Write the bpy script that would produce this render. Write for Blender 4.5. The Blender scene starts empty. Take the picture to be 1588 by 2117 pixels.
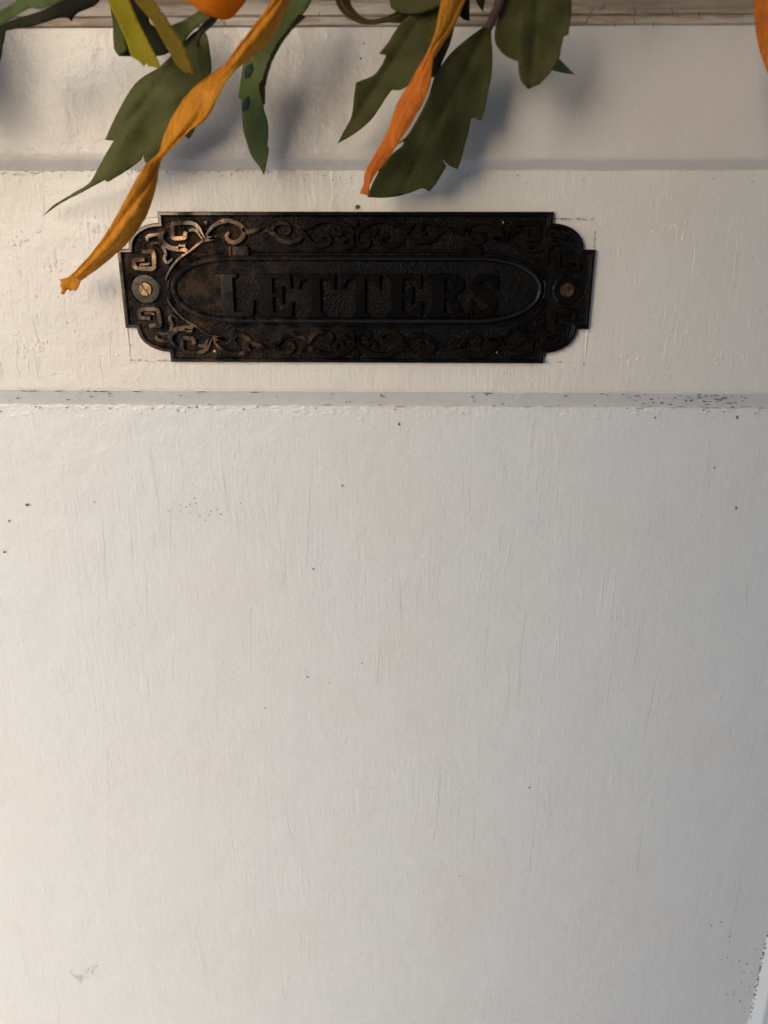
import bpy, bmesh, math, random
from mathutils import Vector, noise
from mathutils.geometry import delaunay_2d_cdt

random.seed(7)
scn = bpy.context.scene
col = scn.collection
RAD = math.radians

# ------------------------------------------------------------------ camera
IW, IH, FPX = 1588.0, 2117.0, 1590.0
CAM = Vector((0.025, -0.4441, 0.025))
PITCH, YAW, ROLL = RAD(19.376), RAD(-1.183), RAD(0.0655)
_f = Vector((math.sin(YAW)*math.cos(PITCH), math.cos(YAW)*math.cos(PITCH), -math.sin(PITCH)))
_r = Vector((math.cos(YAW), -math.sin(YAW), 0))
_u = _r.cross(_f)
RT = _r*math.cos(ROLL) + _u*math.sin(ROLL)
UP = -_r*math.sin(ROLL) + _u*math.cos(ROLL)
cam_data = bpy.data.cameras.new('camera')
cam = bpy.data.objects.new('camera', cam_data)
col.objects.link(cam)
m = cam.matrix_world.copy()
for i in range(3):
    m[i][0], m[i][1], m[i][2], m[i][3] = RT[i], UP[i], -_f[i], CAM[i]
cam.matrix_world = m
cam_data.sensor_fit = 'AUTO'
cam_data.sensor_width = 36.0
cam_data.lens = FPX/IH*36.0
cam_data.clip_start = 0.01
cam_data.clip_end = 500
cam_data.dof.use_dof = True
cam_data.dof.focus_distance = 0.45
cam_data.dof.aperture_fstop = 8.0
scn.camera = cam

# ------------------------------------------------------------------ light
SUN_AZ, SUN_EL = RAD(-20.0), RAD(19.0)      # measured from the door's outward normal, negative = left
to_sun = Vector((math.sin(SUN_AZ)*math.cos(SUN_EL), -math.cos(SUN_AZ)*math.cos(SUN_EL), math.sin(SUN_EL)))
world = bpy.data.worlds.new('World')
scn.world = world
world.use_nodes = True
wn = world.node_tree
sky = wn.nodes.new('ShaderNodeTexSky')
sky.sky_type = 'NISHITA'
sky.sun_disc = False
sky.dust_density = 1.1
sky.sun_elevation = SUN_EL
sky.sun_rotation = math.atan2(to_sun.x, to_sun.y)
bg = wn.nodes['Background']
bg.inputs['Strength'].default_value = 0.15
wn.links.new(sky.outputs[0], bg.inputs['Color'])
sd = bpy.data.lights.new('sun', 'SUN')
sd.energy = 1.25
sd.angle = RAD(43)
sd.color = (1.0, 0.95, 0.90)
sun = bpy.data.objects.new('sun', sd)
col.objects.link(sun)
sun.rotation_euler = (-to_sun).to_track_quat('-Z', 'Y').to_euler()
sun.location = to_sun*3
scn.view_settings.view_transform = 'Standard'
scn.view_settings.look = 'None'
scn.view_settings.gamma = 1
scn.view_settings.use_curve_mapping = False
scn.view_settings.exposure = 0.46

# ------------------------------------------------------------------ helpers
def pw(u, v, dep=0.0):
    """the point of the vertical plane `dep` metres in front of the rail that a photo measurement refers to"""
    d = _f + RT*((u-IW/2)/FPX) - UP*((v-IH/2)/FPX)
    t = (-dep-CAM.y)/d.y
    return CAM + d*t

def tag(o, label=None, cat=None, group=None, kind=None):
    if label: o['label'] = label
    if cat: o['category'] = cat
    if group: o['group'] = group
    if kind: o['kind'] = kind
    return o

def empty(name, loc=(0, 0, 0)):
    o = bpy.data.objects.new(name, None)
    o.empty_display_size = 0.02
    col.objects.link(o)
    o.location = loc
    return o

def mk(name, verts, faces, mat, parent=None, smooth=False, angle=None):
    me = bpy.data.meshes.new(name)
    off = parent_world(parent)
    me.from_pydata([Vector(v)-off for v in verts], [], faces)
    me.validate()
    me.update()
    if smooth:
        for p in me.polygons: p.use_smooth = True
        if angle: me.set_sharp_from_angle(angle=RAD(angle))
    o = bpy.data.objects.new(name, me)
    col.objects.link(o)
    if mat: me.materials.append(mat)
    if parent: o.parent = parent
    return o

def parent_world(p):
    v = Vector((0, 0, 0))
    while p is not None:
        v = v + p.location
        p = p.parent
    return v

def mkbm(name, bm, mat, parent=None, smooth=False, angle=None):
    bm.verts.index_update()
    vs = [v.co.copy() for v in bm.verts]
    fs = [[v.index for v in f.verts] for f in bm.faces]
    bm.free()
    return mk(name, vs, fs, mat, parent, smooth, angle)

def catmull(pts, n=6, closed=False):
    out = []
    P = [Vector(p) for p in pts]
    N = len(P)
    rng = range(N if closed else N-1)
    for i in rng:
        if closed:
            p0, p1, p2, p3 = P[i-1], P[i], P[(i+1) % N], P[(i+2) % N]
        else:
            p0, p1, p2, p3 = P[max(i-1, 0)], P[i], P[i+1], P[min(i+2, N-1)]
        for k in range(n):
            t = k/n
            out.append(0.5*((2*p1)+(p2-p0)*t+(2*p0-5*p1+4*p2-p3)*t*t+(3*p1-p0-3*p2+p3)*t**3))
    if not closed: out.append(P[-1])
    return out

# ------------------------------------------------------------------ materials
class NT:
    def __init__(self, name):
        self.mat = bpy.data.materials.new(name)
        self.mat.use_nodes = True
        self.t = self.mat.node_tree
        self.b = self.t.nodes['Principled BSDF']
        self.co = self.t.nodes.new('ShaderNodeTexCoord').outputs['Object']
    def n(self, kind, **kw):
        nd = self.t.nodes.new(kind)
        for k, v in kw.items(): setattr(nd, k, v)
        return nd
    def l(self, a, b): self.t.links.new(a, b)
    def mapping(self, scale=(1, 1, 1), rot=(0, 0, 0), loc=(0, 0, 0)):
        nd = self.n('ShaderNodeMapping')
        nd.inputs['Scale'].default_value = scale
        nd.inputs['Rotation'].default_value = rot
        nd.inputs['Location'].default_value = loc
        self.l(self.co, nd.inputs['Vector'])
        return nd.outputs[0]
    def noise(self, scale, detail=3, rough=.5, vec=None, dist=0):
        nd = self.n('ShaderNodeTexNoise')
        nd.inputs['Scale'].default_value = scale
        nd.inputs['Detail'].default_value = detail
        nd.inputs['Roughness'].default_value = rough
        nd.inputs['Distortion'].default_value = dist
        self.l(vec or self.co, nd.inputs['Vector'])
        return nd.outputs['Fac']
    def ramp(self, fac, stops):
        nd = self.n('ShaderNodeValToRGB')
        els = nd.color_ramp.elements
        els[0].position, els[0].color = stops[0][0], (*stops[0][1], 1)
        els[1].position, els[1].color = stops[-1][0], (*stops[-1][1], 1)
        for p, c in stops[1:-1]:
            e = els.new(p); e.color = (*c, 1)
        self.l(fac, nd.inputs['Fac'])
        return nd.outputs['Color']
    def mix(self, fac, a, b, mode='MIX'):
        nd = self.n('ShaderNodeMix', data_type='RGBA', blend_type=mode)
        for sock, v in ((nd.inputs[0], fac), (nd.inputs[6], a), (nd.inputs[7], b)):
            if hasattr(v, 'links'): self.l(v, sock)
            elif isinstance(v, (int, float)): sock.default_value = v
            else: sock.default_value = (*v, 1)
        return nd.outputs[2]
    def math(self, op, a, b=0.0, clamp=False):
        nd = self.n('ShaderNodeMath', operation=op, use_clamp=clamp)
        for sock, v in ((nd.inputs[0], a), (nd.inputs[1], b)):
            if hasattr(v, 'links'): self.l(v, sock)
            else: sock.default_value = v
        return nd.outputs[0]
    def bump(self, height, dist, strength=1.0, normal=None):
        nd = self.n('ShaderNodeBump')
        nd.inputs['Distance'].default_value = dist
        nd.inputs['Strength'].default_value = strength
        self.l(height, nd.inputs['Height'])
        if normal: self.l(normal, nd.inputs['Normal'])
        return nd.outputs['Normal']
    def set(self, **kw):
        for k, v in kw.items():
            k = k.replace('_', ' ')
            sock = self.b.inputs[k]
            if hasattr(v, 'links'): self.l(v, sock)
            elif isinstance(v, tuple) and len(v) == 3: sock.default_value = (*v, 1)
            else: sock.default_value = v
        return self.mat

def paint(name, brush='v', base=(0.755, 0.745, 0.725), rough=.37, brush_amt=1.0, grime=0.0):
    k = NT(name)
    tint = k.noise(9, 3, .55)
    c = k.ramp(tint, [(.3, tuple(x*f for x, f in zip(base, (1.0, .965, .945)))),
                      (.5, base), (.7, tuple(x*f for x, f in zip(base, (.965, .985, .985))))])
    sc = (330, 330, 14) if brush == 'v' else (9, 260, 260)
    vec = k.mapping(sc, rot=(0, RAD(2.0), 0))
    strokes = k.math('MULTIPLY', k.noise(1.0, 4, .6, vec, .5), k.ramp(k.noise(22, 3, .6), [(.35, (.15, .15, .15)), (.68, (1, 1, 1))]))
    vec2 = k.mapping((900, 900, 30) if brush == 'v' else (30, 900, 900), rot=(0, RAD(-1.5), 0))
    hair = k.noise(1.0, 2, .5, vec2)
    cross = k.noise(1.0, 3, .6, k.mapping((300, 300, 60), rot=(0, RAD(58), 0)))
    cmask = k.ramp(k.noise(14, 2, .5), [(.52, (0, 0, 0)), (.64, (1, 1, 1))])
    lumps = k.noise(70, 4, .6)
    pim = k.noise(420, 2, .5)
    n = k.bump(k.noise(26, 3, .55), .0028, .5)
    n = k.bump(lumps, .0014, .6, n)
    n = k.bump(strokes, .00055, .65*brush_amt, n)
    n = k.bump(k.math('MULTIPLY', cross, cmask), .0009, .6*brush_amt, n)
    n = k.bump(hair, .0003, .55*brush_amt, n)
    n = k.bump(pim, .0005, .5, n)
    # faint dirt that has its own shape
    if grime > 0:
        g = k.ramp(k.noise(1.0, 6, .7, k.mapping((40, 40, 160))), [(.56, (0, 0, 0)), (.72, (1, 1, 1))])
        c = k.mix(k.math('MULTIPLY', g, grime), c, (.22, .19, .16))
    r = k.math('ADD', k.math('MULTIPLY', k.noise(30, 3), .16), rough-.08)
    return k.set(Base_Color=c, Roughness=r, Normal=n, Specular_IOR_Level=.45)

M = {}
M['panel'] = paint('white_paint_panel', 'v')
M['rail'] = paint('white_paint_rail', 'v', base=(.785, .73, .66), brush_amt=1.0)  # base warmed to carry the warm light on the upper door
M['board'] = paint('white_paint_board', 'h', base=(.775, .705, .63), rough=.31, brush_amt=.32)  # warm light put into the base colour here too
M['chamfer'] = paint('white_paint_chamfer', 'h', base=(.755, .725, .685), brush_amt=.9, grime=.15)
M['ridge'] = paint('white_paint_ridge', 'v', brush_amt=.3)
M['bright'] = paint('lit_white_paint', 'v', base=(.84, .85, .86), brush_amt=.4)  # whitened to stand for the light the side moulding catches
def sill_mat():
    k = NT('weathered_sill_paint')
    wood = k.ramp(k.noise(1.0, 5, .6, k.mapping((14, 300, 700))), [(.3, (.27, .19, .12)), (.7, (.47, .36, .26))])
    flake = k.ramp(k.noise(1.0, 5, .65, k.mapping((16, 60, 120))), [(.47, (0, 0, 0)), (.56, (1, 1, 1))])
    c = k.mix(flake, wood, (.56, .48, .40))
    n = k.bump(flake, .0004, .5)
    n = k.bump(k.noise(1.0, 4, .6, k.mapping((25, 400, 900))), .0005, .7, n)
    return k.set(Base_Color=c, Roughness=.6, Normal=n)
M['sill'] = sill_mat()
def simple(name, c, rough=.6, var=.25, scale=60, spec=.3, bump=.0):
    k = NT(name)
    f = k.noise(scale, 4, .6)
    cc = k.ramp(f, [(.3, tuple(x*(1-var) for x in c)), (.7, tuple(min(1, x*(1+var)) for x in c))])
    kw = dict(Base_Color=cc, Roughness=rough, Specular_IOR_Level=spec)
    if bump: kw['Normal'] = k.bump(k.noise(scale*3, 3), bump, .6)
    return k.set(**kw)
M['grime'] = simple('dark_grime', (.14, .125, .11), .85, .4, 300)
M['soft_grime'] = simple('soft_grime', (.30, .265, .225), .85, .35, 300)
M['crack'] = simple('crack_line', (.58, .56, .53), .8, .2, 200)
M['scuff'] = simple('grey_scuff', (.50, .49, .49), .8, .3, 300)
def enamel(name, stipple, glint_amt=.5):
    k = NT(name)
    wear = k.ramp(k.noise(90, 5, .65), [(.50, (0, 0, 0)), (.66, (1, 1, 1))])
    c = k.mix(k.math('MULTIPLY', wear, .2), (.0045, .0042, .0042), (.020, .012, .007))
    r = k.math('ADD', k.math('MULTIPLY', k.noise(140, 3), .10), .24 if stipple else .10)
    if stipple:
        vor = k.n('ShaderNodeTexVoronoi', feature='SMOOTH_F1')
        vor.inputs['Scale'].default_value = 1300
        k.l(k.co, vor.inputs['Vector'])
        n = k.bump(vor.outputs['Distance'], .0006, .9)
        n = k.bump(k.noise(500, 2), .0002, .4, n)
    else:
        n = k.bump(k.noise(240, 3, .6), .0002, .25)
    glint = k.ramp(k.noise(130, 5, .65), [(.44, (0, 0, 0)), (.60, (1, 1, 1))])
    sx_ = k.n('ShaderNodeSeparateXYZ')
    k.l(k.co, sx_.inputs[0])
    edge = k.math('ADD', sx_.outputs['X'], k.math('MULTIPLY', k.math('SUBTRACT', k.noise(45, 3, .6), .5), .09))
    left_glint = k.ramp(k.math('ADD', k.math('MULTIPLY', edge, -8.0), .0, True), [(.12, (.035, .035, .035)), (.62, (1, 1, 1))])  # painted reflection: brown and bronze tint growing towards the plate's left
    glint = k.math('MULTIPLY', k.math('MULTIPLY', glint, glint_amt), left_glint)
    c = k.mix(k.math('MULTIPLY', left_glint, 0.0 if glint_amt == 0 else (.26 if stipple else .12)), c, (.019, .0115, .0072))
    c = k.mix(glint, c, (.36, .22, .13))
    return k.set(Base_Color=c, Roughness=r, Normal=n, Specular_IOR_Level=.08 if stipple else .42, Metallic=k.math('MULTIPLY', glint, .85))
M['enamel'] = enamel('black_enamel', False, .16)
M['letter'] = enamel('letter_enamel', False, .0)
M['relief'] = enamel('glint_enamel', False, .55)  # scrollwork carries the strongest painted bronze glints
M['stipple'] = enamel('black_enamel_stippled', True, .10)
def brass():
    k = NT('tarnished_brass')
    c = k.ramp(k.noise(500, 4, .6), [(.35, (.07, .042, .022)), (.65, (.26, .165, .095))])
    return k.set(Base_Color=c, Metallic=.85, Roughness=.38, Normal=k.bump(k.noise(700, 3), .0002, .5))
M['brass'] = brass()
def leafmat(name, c1, c2, trans=.12, rough=.62, scale=28, fibre=False):
    k = NT(name)
    f = k.noise(scale, 5, .62)
    c = k.ramp(f, [(.30, tuple(x*.92 for x in c1)), (.70, tuple(x*1.06 for x in c2))])
    fuzz = k.noise(900, 2, .6)
    c = k.mix(.22, c, k.ramp(fuzz, [(.3, tuple(x*.6 for x in c1)), (.7, tuple(x*1.35 for x in c2))]))
    n = k.bump(fuzz, .0003, .35)
    if fibre:
        fb = k.noise(1.0, 4, .65, k.mapping((420, 420, 26), rot=(0, RAD(-30), 0)))
        n = k.bump(fb, .0006, .5, n)
        c = k.mix(.34, c, k.ramp(fb, [(.32, tuple(x*.55 for x in c1)), (.68, tuple(min(1, x*1.25) for x in c2))]))
    n = k.bump(k.noise(45, 3), .0012, .4, n)
    k.set(Base_Color=c, Roughness=rough, Normal=n, Specular_IOR_Level=.14)
    tr = k.n('ShaderNodeBsdfTranslucent')
    k.l(c, tr.inputs['Color'])
    mx = k.n('ShaderNodeMixShader')
    mx.inputs[0].default_value = trans
    k.l(k.b.outputs[0], mx.inputs[1]); k.l(tr.outputs[0], mx.inputs[2])
    k.l(mx.outputs[0], k.t.nodes['Material Output'].inputs['Surface'])
    return k.mat
M['leaf_olive'] = leafmat('leaf_olive', (.094, .098, .028), (.140, .140, .048))
M['leaf_green'] = leafmat('leaf_green', (.098, .132, .040), (.145, .180, .062))
M['leaf_deep'] = leafmat('leaf_deep', (.056, .055, .015), (.088, .084, .026))
M['leaf_dark'] = leafmat('leaf_dark', (.018, .016, .007), (.032, .029, .013))
M['leaf_lime'] = leafmat('leaf_lime', (.27, .22, .006), (.35, .28, .012), .2)
M['leaf_mustard'] = leafmat('leaf_mustard', (.165, .108, .006), (.22, .145, .012), .2)
M['petal_gold'] = leafmat('petal_gold', (.56, .165, .006), (.86, .37, .035), .25, .5, 75, True)
M['petal_orange'] = leafmat('petal_orange', (.86, .22, .004), (.95, .33, .010), .4, .5, 55)
M['petal_rust'] = leafmat('petal_rust', (.62, .125, .008), (.84, .25, .035), .25, .5, 60, True)
M['strap'] = leafmat('strap_brown', (.060, .036, .014), (.115, .075, .026), .1)
M['stem'] = simple('stem_brown', (.075, .05, .032), .7, .3, 120)
M['spot'] = simple('leaf_spot', (.022, .045, .028), .7, .2, 120)
M['twig'] = simple('twig', (.10, .065, .038), .8, .3, 80)
M['concrete'] = simple('pale_paving', (.49, .52, .56), .85, .12, 6, .2)
M['screen_dark'] = simple('dark_screen', (.036, .029, .024), .85, .15, 9, .2)  # for the added light-blocking screen, dark to keep the plate's reflections black
M['soffit'] = simple('porch_soffit', (.62, .44, .28), .8, .12, 9, .2)
k = NT('window_glass'); M['glass'] = k.set(Base_Color=(.02, .022, .025), Roughness=.06)

# ------------------------------------------------------------------ setting
g = mk('ground', [(-30, -60, -.98), (30, -60, -.98), (30, .25, -.98), (-30, .25, -.98)], [(0, 1, 2, 3)], M['concrete'])
tag(g, kind='structure')

def box(vs, fs, x0, x1, y0, y1, z0, z1):
    b = len(vs)
    vs += [(x, y, z) for z in (z0, z1) for y in (y0, y1) for x in (x0, x1)]
    fs += [(b, b+2, b+3, b+1), (b+4, b+5, b+7, b+6), (b, b+1, b+5, b+4), (b+2, b+6, b+7, b+3), (b, b+4, b+6, b+2), (b+1, b+3, b+7, b+5)]

# added unseen screen, open on the left, blocking light from the door's right and top
PD = -1.3           # where the added screen stands
PE = -.39           # left edge of the screen's solid part
v2, f2 = [], []
box(v2, f2, PE, 1.6, PD-.13, PD, -.98, 1.5)
box(v2, f2, -2.6, PE-.002, PD-.128, PD-.002, .94, 1.498)
box(v2, f2, -2.75, -2.602, PD-.13, PD, -.98, 1.5)
tag(mk('light_blocking_screen', v2, f2, M['screen_dark']), kind='structure')
# ------------------------------------------------------------------ door
door = empty('door', (0, 0, -.95))
tag(door, 'white painted panelled door with brush marks and chipped bevelled edges', 'door')
PZ = .008          # lower panel lies this far behind the rail
UPZ = .006         # upper board stands this far proud of the rail
XL, XR = -.312, .3085
DL, DR = -.42, .42
def lattice(fn, nu, nv):
    vs = [fn(i/nu, j/nv) for j in range(nv+1) for i in range(nu+1)]
    fs = [(j*(nu+1)+i, j*(nu+1)+i+1, (j+1)*(nu+1)+i+1, (j+1)*(nu+1)+i) for j in range(nv) for i in range(nu)]
    return vs, fs
def wob(x, s, a, seed=0.0):
    return a*noise.noise(Vector((x*s, seed, seed*1.7)))
Z_RB = pw(0, 806).z           # lower edge of the rail face
Z_RB2 = pw(0, 834, -PZ).z     # foot of the bevel on the panel
Z_UB = pw(794, 331, UPZ).z    # lower edge of upper board
Z_UB2 = pw(794, 350).z        # where its bevel meets the rail
Z_UT = pw(794, 54, UPZ).z     # upper edge of upper board

# lower panel
vs, fs = lattice(lambda a, b: (XL-.02+(XR-XL+.04)*a, PZ+.00008*noise.noise(Vector((a*6, b*9, 2))), -.80+(Z_RB2+.002+.80)*b), 60, 90)
mk('lower_panel', vs, fs, M['panel'], door, True)
# letter rail face
vs, fs = lattice(lambda a, b: (DL+(DR-DL)*a, .00008*noise.noise(Vector((a*14, b*3, 8))), Z_RB+wob(a, 60, .0003, 3)+(Z_UB2+.002-Z_RB)*b), 160, 14)
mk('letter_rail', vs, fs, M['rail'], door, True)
# bevel under the rail, rounded top arris
prof = [(0.0, .0004, .0012), (.10, .0003, .0004), (.2, .0009, -.0006), (.5, .0045, -.0046), (.9, .0076, -.0085), (1.0, .0082, -.0108)]
nx = 320
vs = []; 
H = Z_RB-Z_RB2
for i in range(nx+1):
    x = XL+(XR-XL)*i/nx
    e = wob(x, 55, .0004, 5)+wob(x, 240, .00022, 9)
    for j, (y, z) in enumerate([(-.0002, .0013), (.0002, .0002), (.0011, -.0009), (PZ*.55, -H*.55), (PZ*.93, -H*.93), (PZ-.0002+.0004, -H-.0012)]):
        wv = wob(x+j, 200, .00016, j+1.3)
        vs.append((x, y+wv, Z_RB+e*(1 if j < 3 else .6)+z))
np_ = 6
fs = [(i*np_+j, i*np_+j+1, (i+1)*np_+j+1, (i+1)*np_+j) for i in range(nx) for j in range(np_-1)]
mk('rail_bevel', vs, fs, M['chamfer'], door, True)
# upper board with its bevel
vs = []
pr = [(-UPZ, Z_UT-Z_UB), (-UPZ, .05), (-UPZ, .004), (-UPZ+.0001, .0012), (-UPZ+.0009, -.0001), (-UPZ*.5, Z_UB2-Z_UB+.0022), (-.0006, Z_UB2-Z_UB), (.0006, Z_UB2-Z_UB-.0012)]
for i in range(nx+1):
    x = DL+(DR-DL)*i/nx
    e = wob(x, 40, .0003, 15)+wob(x, 220, .0002, 19)
    for j, (y, z) in enumerate(pr):
        vs.append((x, y+(wob(x+j, 160, .00014, j+4.3) if j > 1 else 0), Z_UB+z+(e if j > 1 else 0)))
np_ = len(pr)
fs = [(i*np_+j, i*np_+j+1, (i+1)*np_+j+1, (i+1)*np_+j) for i in range(nx) for j in range(np_-1)]
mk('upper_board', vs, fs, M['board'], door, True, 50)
# side mouldings of the lower panel and stiles
for s, xe, xo in ((1, XR, DR), (-1, XL, DL)):
    vs = []
    ny = 120
    for i in range(ny+1):
        z = -.80+(Z_RB+.80-.0004)*i/ny
        e = wob(z, 60, .0005, 31)
        for (dx, y) in [(-.0010, PZ+.0005), (.0003, PZ*.86), (.0038, PZ*.16), (.0046, -.0006), (.0078, -.0004), (.0086, .0004)]:
            vs.append((xe+s*(dx+e), y, z))
    fs = [(i*6+j, i*6+j+1, (i+1)*6+j+1, (i+1)*6+j) for i in range(ny) for j in range(5)]
    if s > 0: fs = [f[::-1] for f in fs]
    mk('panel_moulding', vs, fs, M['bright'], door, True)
    v2, f2 = [], []
    box(v2, f2, min(xe+s*.0082, xo), max(xe+s*.0082, xo), 0.0, .036, -.80, Z_RB-.0006)
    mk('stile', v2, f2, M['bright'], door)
v2, f2 = [], []
box(v2, f2, DL, DR, .0, .036, -.95, -.8002)
mk('bottom_rail', v2, f2, M['ridge'], door)
v2, f2 = [], []
box(v2, f2, DL, DR, .014, .040, -.95, 1.06)
mk('door_core', v2, f2, M['ridge'], door)
# window sill moulding above the upper board (lower fillet, cove, nose)
ZS = Z_UT
def strip(name, pr, mat, ay, az):
    vs = []
    for i in range(221):
        x = DL+(DR-DL)*i/220
        for j, (y, z) in enumerate(pr):
            vs.append((x, y+wob(x+j*3, 90, ay, j+2.1), z+wob(x+j*5, 70, az, j+7.7)))
    n_ = len(pr)
    fs = [(i*n_+j+1, i*n_+j, (i+1)*n_+j, (i+1)*n_+j+1) for i in range(220) for j in range(n_-1)]
    return mk(name, vs, fs, mat, door, True, 45)
strip('sill_moulding', [(-UPZ+.0004, ZS-.0004), (-UPZ-.0022, ZS+.0002), (-UPZ-.0028, ZS+.0028), (-UPZ-.0026, ZS+.0034), (-UPZ-.0044, ZS+.0040), (-UPZ-.0052, ZS+.0072), (-UPZ-.0070, ZS+.0092), (-UPZ-.0080, ZS+.0098), (-UPZ-.0040, ZS+.0104)], M['sill'], .0003, .0003)
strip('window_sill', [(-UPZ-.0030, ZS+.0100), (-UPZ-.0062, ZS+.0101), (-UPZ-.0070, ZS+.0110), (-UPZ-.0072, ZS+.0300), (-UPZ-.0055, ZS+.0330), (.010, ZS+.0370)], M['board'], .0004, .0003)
vs, fs = [], []
def fleck0(x, y, z, rx, rz, rot):
    b = len(vs); c, s_ = math.cos(rot), math.sin(rot)
    for (a, q) in ((-1, -.2), (-.3, -1), (.4, -.8), (1, .1), (.2, 1), (-.5, .7)):
        vs.append((x+a*rx*c-q*rz*s_, y, z+a*rx*s_+q*rz*c))
    fs.append(tuple(b+5-i for i in range(6)))
for u, v, l_, r_ in ((1215, 40, 9, 1.0), (1222, 24, 8, .9), (1245, 14, 7, .7), (1312, 22, 8, 1.9), (1316, 42, 5, 1.6), (1390, 22, 8, 1.9), (1356, 46, 5, 1.5), (1446, 30, 5, 1.5), (1535, 32, 4, 1.4), (1275, 48, 3, 1.5), (460, 45, 5, 1.5), (560, 30, 4, 1.5), (660, 30, 4, 1.6), (1100, 40, 5, 1.6)):
    p = pw(u, v, UPZ+.0066)
    fleck0(p.x, -(UPZ+.0030 if v > 41 else UPZ+.0064), p.z, l_/3300, .00025, r_)
o = mk('sill_crack', vs, fs, M['grime'], door); tag(o, kind='stuff')
v2, f2 = [], []
box(v2, f2, DL, DR, -.004, .012, ZS+.0345, ZS+.095)
box(v2, f2, DL, -.30, -.004, .012, ZS+.096, 1.02)
box(v2, f2, .30, DR, -.004, .012, ZS+.096, 1.02)
mk('window_frame', v2, f2, M['ridge'], door)
v2, f2 = [], []
box(v2, f2, -.30, .30, .006, .0135, ZS+.095, 1.02)
mk('window_pane', v2, f2, M['glass'], door)

# ---- relief of old paint: runs, wrinkles, nibs (real ridges)
def ridge(vs, fs, pts, w, h, yof):
    b = len(vs)
    n = len(pts)
    for i, p in enumerate(pts):
        q = pts[min(i+1, n-1)]-pts[max(i-1, 0)]
        s = Vector((-q.y, q.x)); s = s.normalized() if s.length > 0 else Vector((1, 0))
        t = math.sin(math.pi*min(1, max(0, (i+.02)/(n-1))))**.5
        for kx, hh in ((-1, -.05), (-.4, .75), (.4, .75), (1, -.05)):
            vs.append((p.x+s.x*kx*w*t, yof-h*hh*t, p.y+s.y*kx*w*t))
    for i in range(n-1):
        for j in range(3):
            a = b+i*4+j
            fs.append((a, a+1, a+5, a+4))
vs, fs = [], []
rr = random.Random(3)
for i in range(125):
    x = rr.uniform(-.30, .31); z = rr.uniform(-.57, -.075); L = rr.uniform(.015, .085)
    pts = []; cx = x; dr = rr.uniform(-.12, .12)
    n = max(5, int(L/.004))
    for q in range(n):
        pts.append(Vector((cx, z-q*.004)))
        cx += dr*.004+rr.uniform(-1, 1)*.00035
    ridge(vs, fs, pts, rr.uniform(.00026, .00050), rr.uniform(.00014, .00036)*(.55 if x < .03 else 1), PZ-.00004)
o = mk('paint_run', vs, fs, M['panel'], door, True); tag(o, kind='stuff')
vs, fs = [], []
for i in range(90):
    x = rr.choice((rr.uniform(-.21, -.11), rr.uniform(-.21, .24), rr.uniform(.14, .26))); z = rr.uniform(-.045, .056); L = rr.uniform(.008, .03)
    pts = []; cx = x
    for q in range(max(5, int(L/.003))):
        pts.append(Vector((cx, z-q*.003))); cx += rr.uniform(-1, 1)*.0006
    pts = [p for p in pts if p.y > -.054]
    if len(pts) > 3 and not (abs(x) < .135): ridge(vs, fs, pts, rr.uniform(.00026, .0005), rr.uniform(.00016, .0004), 0)
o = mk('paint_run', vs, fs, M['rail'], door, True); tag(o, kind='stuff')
def blob(vs, fs, x, y, z, rx, rz, h, nseg=7):
    b = len(vs)
    vs.append((x, y-h, z))
    ph = rr.random()*6
    for ring, hh in ((.55, .75), (1.0, -.15)):
        for i in range(nseg):
            a = 2*math.pi*i/nseg+ph; k_ = ring*rr.uniform(.8, 1.2)
            vs.append((x+rx*k_*math.cos(a), y-h*hh, z+rz*k_*math.sin(a)))
    for i in range(nseg):
        j = (i+1) % nseg
        fs.append((b, b+1+j, b+1+i))
        fs.append((b+1+i, b+1+j, b+1+nseg+j, b+1+nseg+i))
vs, fs = [], []
for i in range(120):
    r0 = rr.uniform(.0003, .0009)
    blob(vs, fs, rr.uniform(-.29, .31), PZ, rr.uniform(-.57, -.08), r0, r0*rr.uniform(.8, 1.8), r0*.35)
for i in range(260):    # build-up of paint under the bevel
    r0 = rr.uniform(.0006, .0018)
    blob(vs, fs, rr.uniform(-.215, .26), PZ, Z_RB2-.0005-abs(rr.gauss(0, .0030)), r0*rr.uniform(1.2, 2.6), r0, r0*.20, 9)
o = mk('paint_nib', vs, fs, M['panel'], door, True); tag(o, kind='stuff')
vs, fs = [], []
for i in range(90):
    x = rr.choice((rr.uniform(-.2, -.13), rr.uniform(.14, .25))); r0 = rr.uniform(.0004, .0013)
    blob(vs, fs, x, 0, rr.gauss(-.02, .022) if rr.random() < .9 else .03, r0*rr.uniform(.8, 2), r0, r0*.3)
for cx, cy in ((1530, 735), (1500, 740), (1300, 745), (1370, 770), (70, 715), (50, 720), (200, 470), (30, 490), (110, 550), (1400, 470)):
    for i in range(9):
        p = pw(cx+rr.gauss(0, 14), cy+rr.gauss(0, 12)); r0 = rr.uniform(.0005, .0011)
        blob(vs, fs, p.x, 0, p.z, r0*1.2, r0*1.4, r0*.4)
vs = [v if -.0565 < v[2] or v[1] > .003 else (v[0], v[1], -.0565) for v in vs]
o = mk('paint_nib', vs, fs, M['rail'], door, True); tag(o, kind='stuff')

vs, fs = [], []
for i in range(15):      # hairline cracks in the paint film, mostly towards the right
    cx = rr.uniform(.04, .29) if i < 13 else rr.uniform(-.2, .04); z = rr.uniform(-.50, -.12); pts = []
    for q in range(rr.randint(8, 24)):
        pts.append(Vector((cx, z-q*.004))); cx += rr.uniform(-1, 1)*.0008
    ridge(vs, fs, pts, rr.uniform(.00012, .0002), .00012, PZ-.00012)
o = mk('paint_crack', vs, fs, M['crack'], door, True); tag(o, kind='stuff')
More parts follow.
